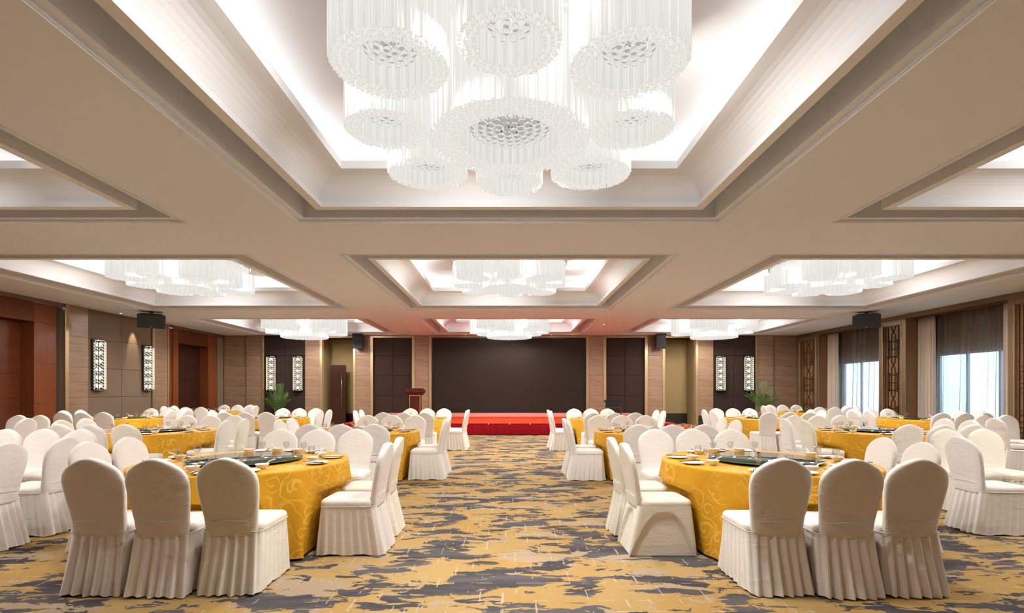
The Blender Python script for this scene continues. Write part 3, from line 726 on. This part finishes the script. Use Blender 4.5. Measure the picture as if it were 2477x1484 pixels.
# ================================================================ PALMS
def palm(x, y, label, seed, ht):
    random.seed(seed)
    t = thing('potted_palm', label, 'plant', (x, y, 0), 0, 'potted palms')
    ob('pot', MB().lathe([(.15, 0), (.20, .04), (.24, .34), (.26, .36), (.25, .38), (.21, .38), (.20, .33), (0, .33)], 24).me('pot', 'pot'), t)
    ob('soil', MB().lathe([(0, .335), (.205, .335)], 20).me('soil', 'soil'), t)
    for k in range(18):
        a = 2 * PI * k / 18 * 3.1 + random.uniform(-.3, .3); L = ht * random.uniform(.58, .95); sp = random.uniform(.28, .68)
        if k < 4: sp = random.uniform(.05, .2); L = ht * .95
        fr = ob('frond', None, t)
        pts = []; n = 14
        for i in range(n + 1):
            u = i / n; rr = sp * u ** 1.7; zz = .33 + L * (u - .42 * sp * u ** 3.2)
            pts.append(Vector((.05 * math.cos(a) + rr * math.cos(a), .05 * math.sin(a) + rr * math.sin(a), zz)))
        ob('stalk', MB().tube(pts, [.009 * (1 - .8 * i / n) for i in range(n + 1)], 5).me('stalk', 'stem'), fr)
        mb = MB(); side = Vector((-math.sin(a), math.cos(a), 0))
        for i in range(22):
            u = .36 + .64 * i / 22; q = u * n; j = min(int(q), n - 1); p = pts[j].lerp(pts[j + 1], q - j); d = (pts[j + 1] - pts[j]).normalized()
            for s in (-1, 1):
                ll = .24 * math.sin(PI * (.12 + .8 * (u - .36) / .64)) * random.uniform(.8, 1.15)
                di = (side * s * .9 + d * .5 + Vector((0, 0, random.uniform(-.1, .15)))).normalized()
                tip = p + di * ll + Vector((0, 0, -.38 * ll)); midp = p + di * ll * .5
                wv = d * .010
                mb.add([p, midp + wv, tip, midp - wv], [(0, 1, 2, 3)])
        ob('leaflets', mb.me('leaflets', 'leaf', False), fr, kind='stuff')
palm(-9.45, 20.9, 'potted palm before the dark panel at the left of the stage', 3, 1.62)
palm(10.15, 20.6, 'potted palm before the dark panel at the right of the stage', 8, 1.72)

# ================================================================ TABLES
RT = .93; ZTOP = .745
# seats in table coordinates for a table left of the aisle (aisle at +x): name, dx, dy (chair centre), heading (radians, chair faces +y)
SEATS = [('near-side outer-end', -.37, -1.05, 0), ('near-side middle', .09, -1.08, 0), ('near-side aisle-end', .552, -1.05, 0),
         ('far-side outer-end', -.29, 1.07, PI), ('far-side middle', .172, 1.08, PI), ('far-side aisle-end', .634, 1.06, PI),
         ('aisle-side near', 1.08, -.30, PI / 2), ('aisle-side far', 1.08, .28, PI / 2), ('outer-side near', -1.00, -.24, -PI / 2), ('outer-side far', -1.00, .26, -PI / 2)]
def chair_world(tx, ty, side, s, jit):
    _, dx, dy, h = s
    return tx + dx * side + jit[0], ty + dy + jit[1], h * (1 if side > 0 else -1) + jit[2]
def cloth_mesh(side):
    n = 180; ztop = ZTOP; v = []; uv = []; f = []
    rings = [0, .25, .5, .7, .82, .90]
    v.append((0, 0, ztop))
    rows = []
    for r in rings[1:]: rows.append(('t', r))
    rows.append(('e', 0))
    drops = [.006, .02, .05, .10, .15, .20, .24, .28, .34, .41, .49, .57, .65, .722]
    for d in drops: rows.append(('d', d))
    random.seed(3 + (side > 0))
    nf = 15; ph = [random.uniform(-.5, .5) for _ in range(nf * 2)]; am = [random.uniform(.35, 1) for _ in range(nf * 2)]
    def fold(a):
        x = a / (2 * PI) * nf; i = int(x) % nf; t = x - int(x)
        c = .5 - .5 * math.cos(2 * PI * t)
        return c ** 1.4 * am[i]
    def limit(x, y, low):
        """how far out the cloth may hang in this direction before it meets a chair's footprint"""
        lim = 9; g = .034
        hx = .214 + g + .012 * low; y1 = .214 + g + .05 * low; y0 = -.36
        for nm, dx, dy, h in SEATS:
            dx *= side; h *= side
            ch, sh_ = math.cos(-h), math.sin(-h)
            ox, oy = ch * -dx - sh_ * -dy, sh_ * -dx + ch * -dy          # table centre in chair coordinates
            vx, vy = ch * x - sh_ * y, sh_ * x + ch * y
            t0, t1 = 0, 9
            for o, d, a, b in ((ox, vx, -hx, hx), (oy, vy, y0, y1)):
                if abs(d) < 1e-9:
                    if not a < o < b: t0 = 99
                    continue
                q0, q1 = sorted(((a - o) / d, (b - o) / d)); t0 = max(t0, q0); t1 = min(t1, q1)
            if t0 < t1: lim = min(lim, t0)
        return lim
    for kind, val in rows:
        for i in range(n):
            a = 2 * PI * i / n
            if kind == 't': r, z = val, ztop + .0015 * math.sin(5 * a + val * 9)
            elif kind == 'e': r, z = RT - .006, ztop
            else:
                d = val; fo = fold(a)
                r = RT + d * (.015 + .19 * fo) + .012 * math.sin(3 * a) * d
                z = ztop - d
                if d > .20:
                    cap = min(limit(math.cos(a + e), math.sin(a + e), min(1, max(0, (d - .3) / .42))) for e in (-.035, 0, .035))
                    if r > cap: r = r + (max(cap, .60) - r) * min(1, (d - .20) / .04)
            v.append((r * math.cos(a), r * math.sin(a), z))
    for i in range(n): f.append((0, 1 + i, 1 + (i + 1) % n))
    for k in range(len(rows) - 1):
        for i in range(n):
            a0 = 1 + k * n + i; a1 = 1 + k * n + (i + 1) % n
            f.append((a0, a0 + n, a1 + n, a1))
    me = mesh('tablecloth', v, f, 'gold_cloth', True)
    ul = me.uv_layers.new(name='UVMap')
    for p in me.polygons:
        for li in p.loop_indices:
            vi = me.loops[li].vertex_index; x, y, z = me.vertices[vi].co
            if vi == 0: ul.data[li].uv = (0, 0); continue
            row = (vi - 1) // n; i = (vi - 1) % n
            if row < len(rings): ul.data[li].uv = (x, y)
            else:
                if i == 0 and any(((me.loops[q].vertex_index - 1) % n) == n - 1 for q in p.loop_indices): i = n
                ul.data[li].uv = (2 * PI * i / n * RT + 5, z)
    return me
CLOTH = {1: cloth_mesh(1), -1: cloth_mesh(-1)}
TTOP = MB().lathe([(0, .70), (.90, .70), (.915, .71), (.915, .728), (.905, .736), (0, .736)], 48).me('tabletop', 'wood_lattice')
TPED = MB().lathe([(.30, 0), (.30, .03), (.06, .07), (.05, .62), (.22, .70)], 20).me('pedestal', 'black_plastic')
SUS = MB().lathe([(0, .019), (.497, .019), (.50, .021), (.50, .028), (.497, .030), (0, .030)], 72).me('glass_disc', 'susan_glass')
SUSE = MB().lathe([(.4975, .0195), (.5012, .0215), (.5012, .0275), (.4975, .0295)], 72).me('glass_edge', 'susan_edge')
SUSB = MB().lathe([(.16, 0), (.16, .012), (.12, .014), (.12, .019)], 28).me('turntable_base', 'chrome')
# ---- tableware
PLATE = MB().lathe([(0, .004), (.045, .004), (.05, 0), (.058, .0), (.066, .006), (.098, .015), (.100, .018), (.097, .018), (.064, .009), (0, .008)], 32).me('plate', 'porcelain')
BOWL = MB().lathe([(0, .003), (.022, .0), (.025, .0), (.027, .006), (.046, .022), (.055, .042), (.0565, .045), (.054, .045), (.045, .026), (.026, .010), (0, .008)], 28).me('bowl', 'porcelain')
SPOON = MB().tube([(-.014, 0, .022), (-.004, 0, .019), (.010, 0, .019), (.024, 0, .028), (.050, .002, .056), (.082, .004, .070), (.104, .006, .078)], [.004, .008, .009, .006, .005, .005, .0045], 8).me('spoon', 'porcelain')
GLASS = MB().lathe([(0, .003), (.028, .001), (.0285, .003), (.008, .007), (.0042, .014), (.004, .050), (.009, .056), (.022, .066), (.030, .084), (.0315, .102), (.029, .128), (.0282, .128), (.0305, .102), (.029, .085), (.021, .068), (.006, .060), (0, .059)], 20).me('glass', 'drink_glass')
STICK = MB().tube([(-.11, 0, 0), (.11, 0, 0)], [.0022, .0038], 6).me('chopstick', 'lacquer')
# ---- chairs
BACKP = [(.395, .172), (.44, .181), (.50, .186), (.57, .194), (.66, .206), (.74, .214), (.79, .2135), (.825, .205), (.852, .191), (.874, .172), (.893, .148), (.909, .122), (.924, .092), (.937, .060), (.946, .028), (.950, .010)]
def back_y(z): t = (z - .40) / .55; return -.225 - .085 * t - .02 * t * t
def back_mesh(var):
    random.seed(40 + var); n = 36; v = []; rows = []
    prof = []
    for (z0, w0), (z1, w1) in zip(BACKP, BACKP[1:]):
        m = 2 if z1 - z0 > .04 else 1
        for q in range(m): prof.append((z0 + (z1 - z0) * q / m, w0 + (w1 - w0) * q / m))
    prof.append(BACKP[-1])
    p1, p2, p3 = random.uniform(.70, .86), random.uniform(-1.0, 1.0), random.uniform(.3, 1)
    for z, w in prof:
        t = .036 * min(1, (w / .06) ** .5) + (.006 if z < .5 else 0)
        for j in range(n):
            a = 2 * PI * j / n; c, s = math.cos(a), math.sin(a)
            x = w * math.copysign(abs(c) ** .55, c); y = t * math.copysign(abs(s) ** .62, s)
            wr = 0.0
            if s < 0:    # pulls in the cloth on the rear face
                q = z + .35 * p2 * x
                wr = -.0085 * p3 * math.sin((q - p1) * 95) * math.exp(-((q - p1) / .07) ** 2) * (1 - abs(c) ** 6)
                wr += -.0045 * math.sin((z * .7 + x * 1.3 * (1 if p2 > 0 else -1)) * 130) * math.exp(-((z - .56) / .06) ** 2) * max(0, c * (1 if p2 > 0 else -1))
            v.append((x, back_y(z) + y + wr, z))
    k = len(prof); f = [(i * n + j, i * n + (j + 1) % n, (i + 1) * n + (j + 1) % n, (i + 1) * n + j) for i in range(k - 1) for j in range(n)]
    f.append(tuple((k - 1) * n + j for j in range(n))); f.append(tuple(reversed(range(n))))
    return mesh('backrest_cover', v, f, 'chair_cloth', True)
def rrect(hx, y0, y1, r, n):
    """n points round a rounded rectangle, start at the rear middle"""
    pts = []; hy = (y1 - y0) / 2; cy = (y0 + y1) / 2
    segs = [((0, -hy), (hx - r, -hy)), None, ((hx, -hy + r), (hx, hy - r)), None, ((hx - r, hy), (-hx + r, hy)), None, ((-hx, hy - r), (-hx, -hy + r)), None, ((-hx + r, -hy), (0, -hy))]
    cs = [(hx - r, -hy + r, -PI / 2), (hx - r, hy - r, 0), (-hx + r, hy - r, PI / 2), (-hx + r, -hy + r, PI)]
    poly = []; ci = 0
    for s in segs:
        if s: poly += [s[0], s[1]]
        else:
            x, y, a = cs[ci]; ci += 1
            poly += [(x + r * math.cos(a + PI / 2 * q / 6), y + r * math.sin(a + PI / 2 * q / 6)) for q in range(7)]
    P = [poly[0]]
    for p in poly[1:]:
        if math.dist(p, P[-1]) > 1e-6: P.append(p)
    L = [0]
    for a, b in zip(P, P[1:]): L.append(L[-1] + math.dist(a, b))
    k = 0
    for i in range(n):
        d = L[-1] * i / n
        while L[k + 1] < d: k += 1
        t = (d - L[k]) / (L[k + 1] - L[k]); x = P[k][0] + (P[k + 1][0] - P[k][0]) * t; y = P[k][1] + (P[k + 1][1] - P[k][1]) * t
        pts.append((x, y + cy))
    return pts
def skirt_mesh(var):
    random.seed(90 + var); np_ = 26; per = 9; n = np_ * per; rows = 9; v = []
    amp = [random.uniform(.5, 1.25) for _ in range(np_)]; sh = [random.uniform(-.12, .12) for _ in range(np_)]
    for r in range(rows):
        t = r / (rows - 1); z = .425 - .413 * t
        hx = .205 + .010 * t ** 1.1; y0 = -.258 - .085 * t ** 1.2; y1 = .205 + .035 * t; rad = .05
        base = rrect(hx, y0, y1, rad, n); cy = (y0 + y1) / 2
        for i, (x, y) in enumerate(base):
            k = i // per; u = (i % per) / per
            saw = (u if u < .72 else (1 - u) / .28 * .72) / .72         # knife pleat: slow rise, quick return
            d = (.009 + .022 * t) * amp[k] * (saw - .5) + .007 * t * math.sin(i * .13 + var)
            nx, ny = x / hx, (y - cy) / ((y1 - y0) / 2); q = max(abs(nx), abs(ny)); nx = nx if abs(nx) > .8 * q else nx * .3; ny = ny if abs(ny) > .8 * q else ny * .3
            ln = math.hypot(nx, ny) or 1
            d *= .45 if abs(nx) > abs(ny) else 1.35
            tx = -ny / ln * sh[k] * .03 * t; tyy = nx / ln * sh[k] * .03 * t
            v.append((x + nx / ln * d + tx, y + ny / ln * d + tyy, z + (.006 * math.sin(i * .21 + var) if r == rows - 1 else 0)))
    f = [(r * n + i, (r + 1) * n + i, (r + 1) * n + (i + 1) % n, r * n + (i + 1) % n) for r in range(rows - 1) for i in range(n)]
    mb = MB(); mb.v = v; mb.f = f; mb.sm = [True] * len(f)
    rim = rrect(.2115, -.2615, .2105, .05, 80); mb.tube([(x, y, .424) for x, y in rim] + [(*rim[0], .424)], .0032, 5, False)
    return mb.me('pleated_skirt', 'chair_cloth', False)
def seat_mesh():
    n = 72; v = []; rows = [(.400, .0, .06), (.428, .0, .06), (.445, .004, .06), (.462, -.002, .055), (.474, -.014, .05), (.480, -.04, .04), (.484, -.09, .03), (.486, -.15, .02)]
    for z, g, rad in rows: v += [(x, y, z) for x, y in rrect(.206 + g, -.235 - g * .5, .212 + g, max(.02, rad + g * .3), n)]
    k = len(rows); f = [(i * n + j, i * n + (j + 1) % n, (i + 1) * n + (j + 1) % n, (i + 1) * n + j) for i in range(k - 1) for j in range(n)]
    f.append(tuple((k - 1) * n + j for j in range(n)))
    return mesh('seat_cover', v, f, 'chair_cloth', True)
def seam_mesh():
    pts = []
    for i in range(-12, 13):
        u = i / 12; x = .184 * u; z = .492 + .016 * (1 - u * u)
        tt = .042 * (1 - abs(u) ** 3.2) ** .62 if abs(u) < 1 else 0
        pts.append((x, back_y(z) - tt - .001, z))
    return MB().tube(pts, .0028, 6).me('cover_seam', 'chair_cloth')
def stretch_mesh():
    n = 160; rows = 22; v = []
    for r in range(rows):
        t = r / (rows - 1); z = .43 - .425 * t
        hx = .206 + .02 * t; y0 = -.25 - .10 * t; y1 = .207 + .045 * t
        base = rrect(hx, y0, y1, .035, n); cy = (y0 + y1) / 2
        for x, y in base:
            nx, ny = x / hx, (y - cy) / ((y1 - y0) / 2)
            side = abs(nx) > abs(ny); u = ny if side else nx
            hgt = .36 - .36 * max(0, abs(u) - .45) / .5 if abs(u) > .45 else .36
            hgt = .37 * (1 - min(1, abs(u) / .93) ** 3.2)
            k = min(1, max(0, (hgt - z) / .035)); k = k * k * (3 - 2 * k)
            d = -.030 * k
            v.append((x + (math.copysign(1, nx) * d if side else 0), y + (math.copysign(1, ny) * d if not side else 0), z))
    f = [(r * n + i, (r + 1) * n + i, (r + 1) * n + (i + 1) % n, r * n + (i + 1) % n) for r in range(rows - 1) for i in range(n)]
    return mesh('stretch_cover', v, f, 'chair_cloth', True)
BK = [back_mesh(i) for i in range(5)]; SKT = [skirt_mesh(i) for i in range(4)]; ST = seat_mesh(); SEAM = seam_mesh(); STR = stretch_mesh()
WHITES = [(.82, .785, .745, 1), (.82, .775, .745, 1), (.80, .765, .72, 1), (.83, .80, .77, 1), (.80, .765, .67, 1), (.82, .77, .74, 1)]
NCH = 0
def chair(x, y, rz, label, group, stretch=False, cream=False):
    global NCH
    NCH += 1; random.seed(1000 + NCH); k = random.randrange(5)
    t = thing('banquet_chair', label, 'chair', (x, y, 0), rz, group)
    c = WHITES[4] if cream else random.choice(WHITES[:4] + WHITES[5:])
    ob('backrest_cover', BK[k], t, color=c); ob('seat_cover', ST, t, color=c); ob('cover_seam', SEAM, t, color=c)
    if stretch: ob('stretch_cover', STR, t, color=c)
    else: ob('pleated_skirt', SKT[k % 4], t, color=c)
    return t
TABLES = [  # name, x, y, side (+1: the aisle is at +x), chairs left out
    ('front row left aisle table', -2.50, 4.87, 1), ('front row right aisle table', 2.42, 4.87, -1),
    ('second row left aisle table', -2.46, 8.62, 1), ('second row right aisle table', 2.36, 8.55, -1),
    ('third row left aisle table', -2.44, 12.78, 1), ('third row right aisle table', 2.40, 12.62, -1),
    ('front row left middle table', -5.85, 4.85, 1), ('front row right middle table', 5.98, 4.90, -1),
    ('second row left middle table', -5.95, 8.55, 1), ('second row right middle table', 6.15, 8.55, -1),
    ('third row left middle table', -6.02, 12.9, 1), ('third row right middle table', 6.40, 12.9, -1),
    ('second row left wall table', -9.75, 8.6, 1), ('second row right window table', 9.95, 8.7, -1),
    ('third row left wall table', -9.65, 12.85, 1), ('third row right window table', 9.95, 12.5, -1),
    ('fourth row left wall table', -9.80, 16.75, 1), ('fourth row right window table', 9.85, 16.75, -1)]
for ti, (nm, tx, ty, side) in enumerate(TABLES):
    if in_frame(tx, ty, .1, .75, 1.0):
        t = thing('banquet_table', 'round banquet table under its gold cloth, %s' % nm, 'table', (tx, ty, 0), 0, 'round banquet tables')
        ob('tabletop', TTOP, t); ob('pedestal', TPED, t)
        tag(ob('tablecloth', CLOTH[side], None, (tx, ty, 0)), 'gold damask cloth hanging to the floor on %s' % nm, 'tablecloth', 'gold tablecloths')
        t = thing('lazy_susan', 'dark green glass lazy susan in the middle of %s' % nm, 'lazy susan', (tx, ty, ZTOP + .001), 0, 'glass lazy susans')
        ob('glass_disc', SUS, t); ob('glass_edge', SUSE, t); ob('turntable_base', SUSB, t)
    for si, s in enumerate(SEATS):
        random.seed(ti * 31 + si)
        j = (random.uniform(-.003, .003), random.uniform(-.02, .02), random.uniform(-.014, .014)) if s[2] ** 2 > .5 else (random.uniform(-.02, .02), random.uniform(-.01, .01), random.uniform(-.06, .06))
        cx, cy, h = chair_world(tx, ty, side, s, j)
        if in_frame(cx, cy, 0, .95, .25):
            stretch = (ti == 1 and s[0] == 'aisle-side near')
            cream = stretch or (ti == 7 and s[0].startswith('far')) or (random.random() < .12)
            lab = ('smooth stretch-covered ivory chair' if stretch else 'ivory skirted chair' if cream else 'white skirted chair')
            chair(cx, cy, h, '%s at %s seat of %s' % (lab, s[0], nm), 'chairs of the %s' % nm, stretch, cream)
        # place setting
        ang = math.atan2(s[2], s[1] * side); ca, sa = math.cos(ang), math.sin(ang)
        def at(r, tq): return tx + ca * r - sa * tq, ty + sa * r + ca * tq
        px, py = at(.78, 0)
        if not in_frame(px, py, .7, .9, .05): continue
        zt = ZTOP + .0015; who = '%s seat of %s' % (s[0], nm)
        jr = random.uniform(-.3, .3)
        tag(ob('plate', PLATE, None, (px, py, zt)), 'small white plate at %s' % who, 'plate', 'white plates')
        x, y = at(.655 + random.uniform(-.01, .01), .115)
        tag(ob('bowl', BOWL, None, (x, y, zt)), 'white rice bowl at %s' % who, 'bowl', 'white bowls')
        tag(ob('spoon', SPOON, None, (x, y, zt + .0055), (0, 0, ang + 1.2 + jr)), 'white soup spoon in bowl at %s' % who, 'spoon', 'soup spoons')
        x, y = at(.60 + random.uniform(-.015, .015), -.03)
        tag(ob('glass', GLASS, None, (x, y, zt)), 'stemmed water glass at %s' % who, 'glass', 'water glasses')
        for q, w in ((0, 'inner'), (1, 'outer')):
            x, y = at(.775, -.045 - .012 * q)
            tag(ob('chopstick', STICK, None, (x, y, zt + .0215), (0, 0, ang + .12 * jr)), '%s black chopstick on plate at %s' % (w, who), 'chopstick', 'black chopsticks')
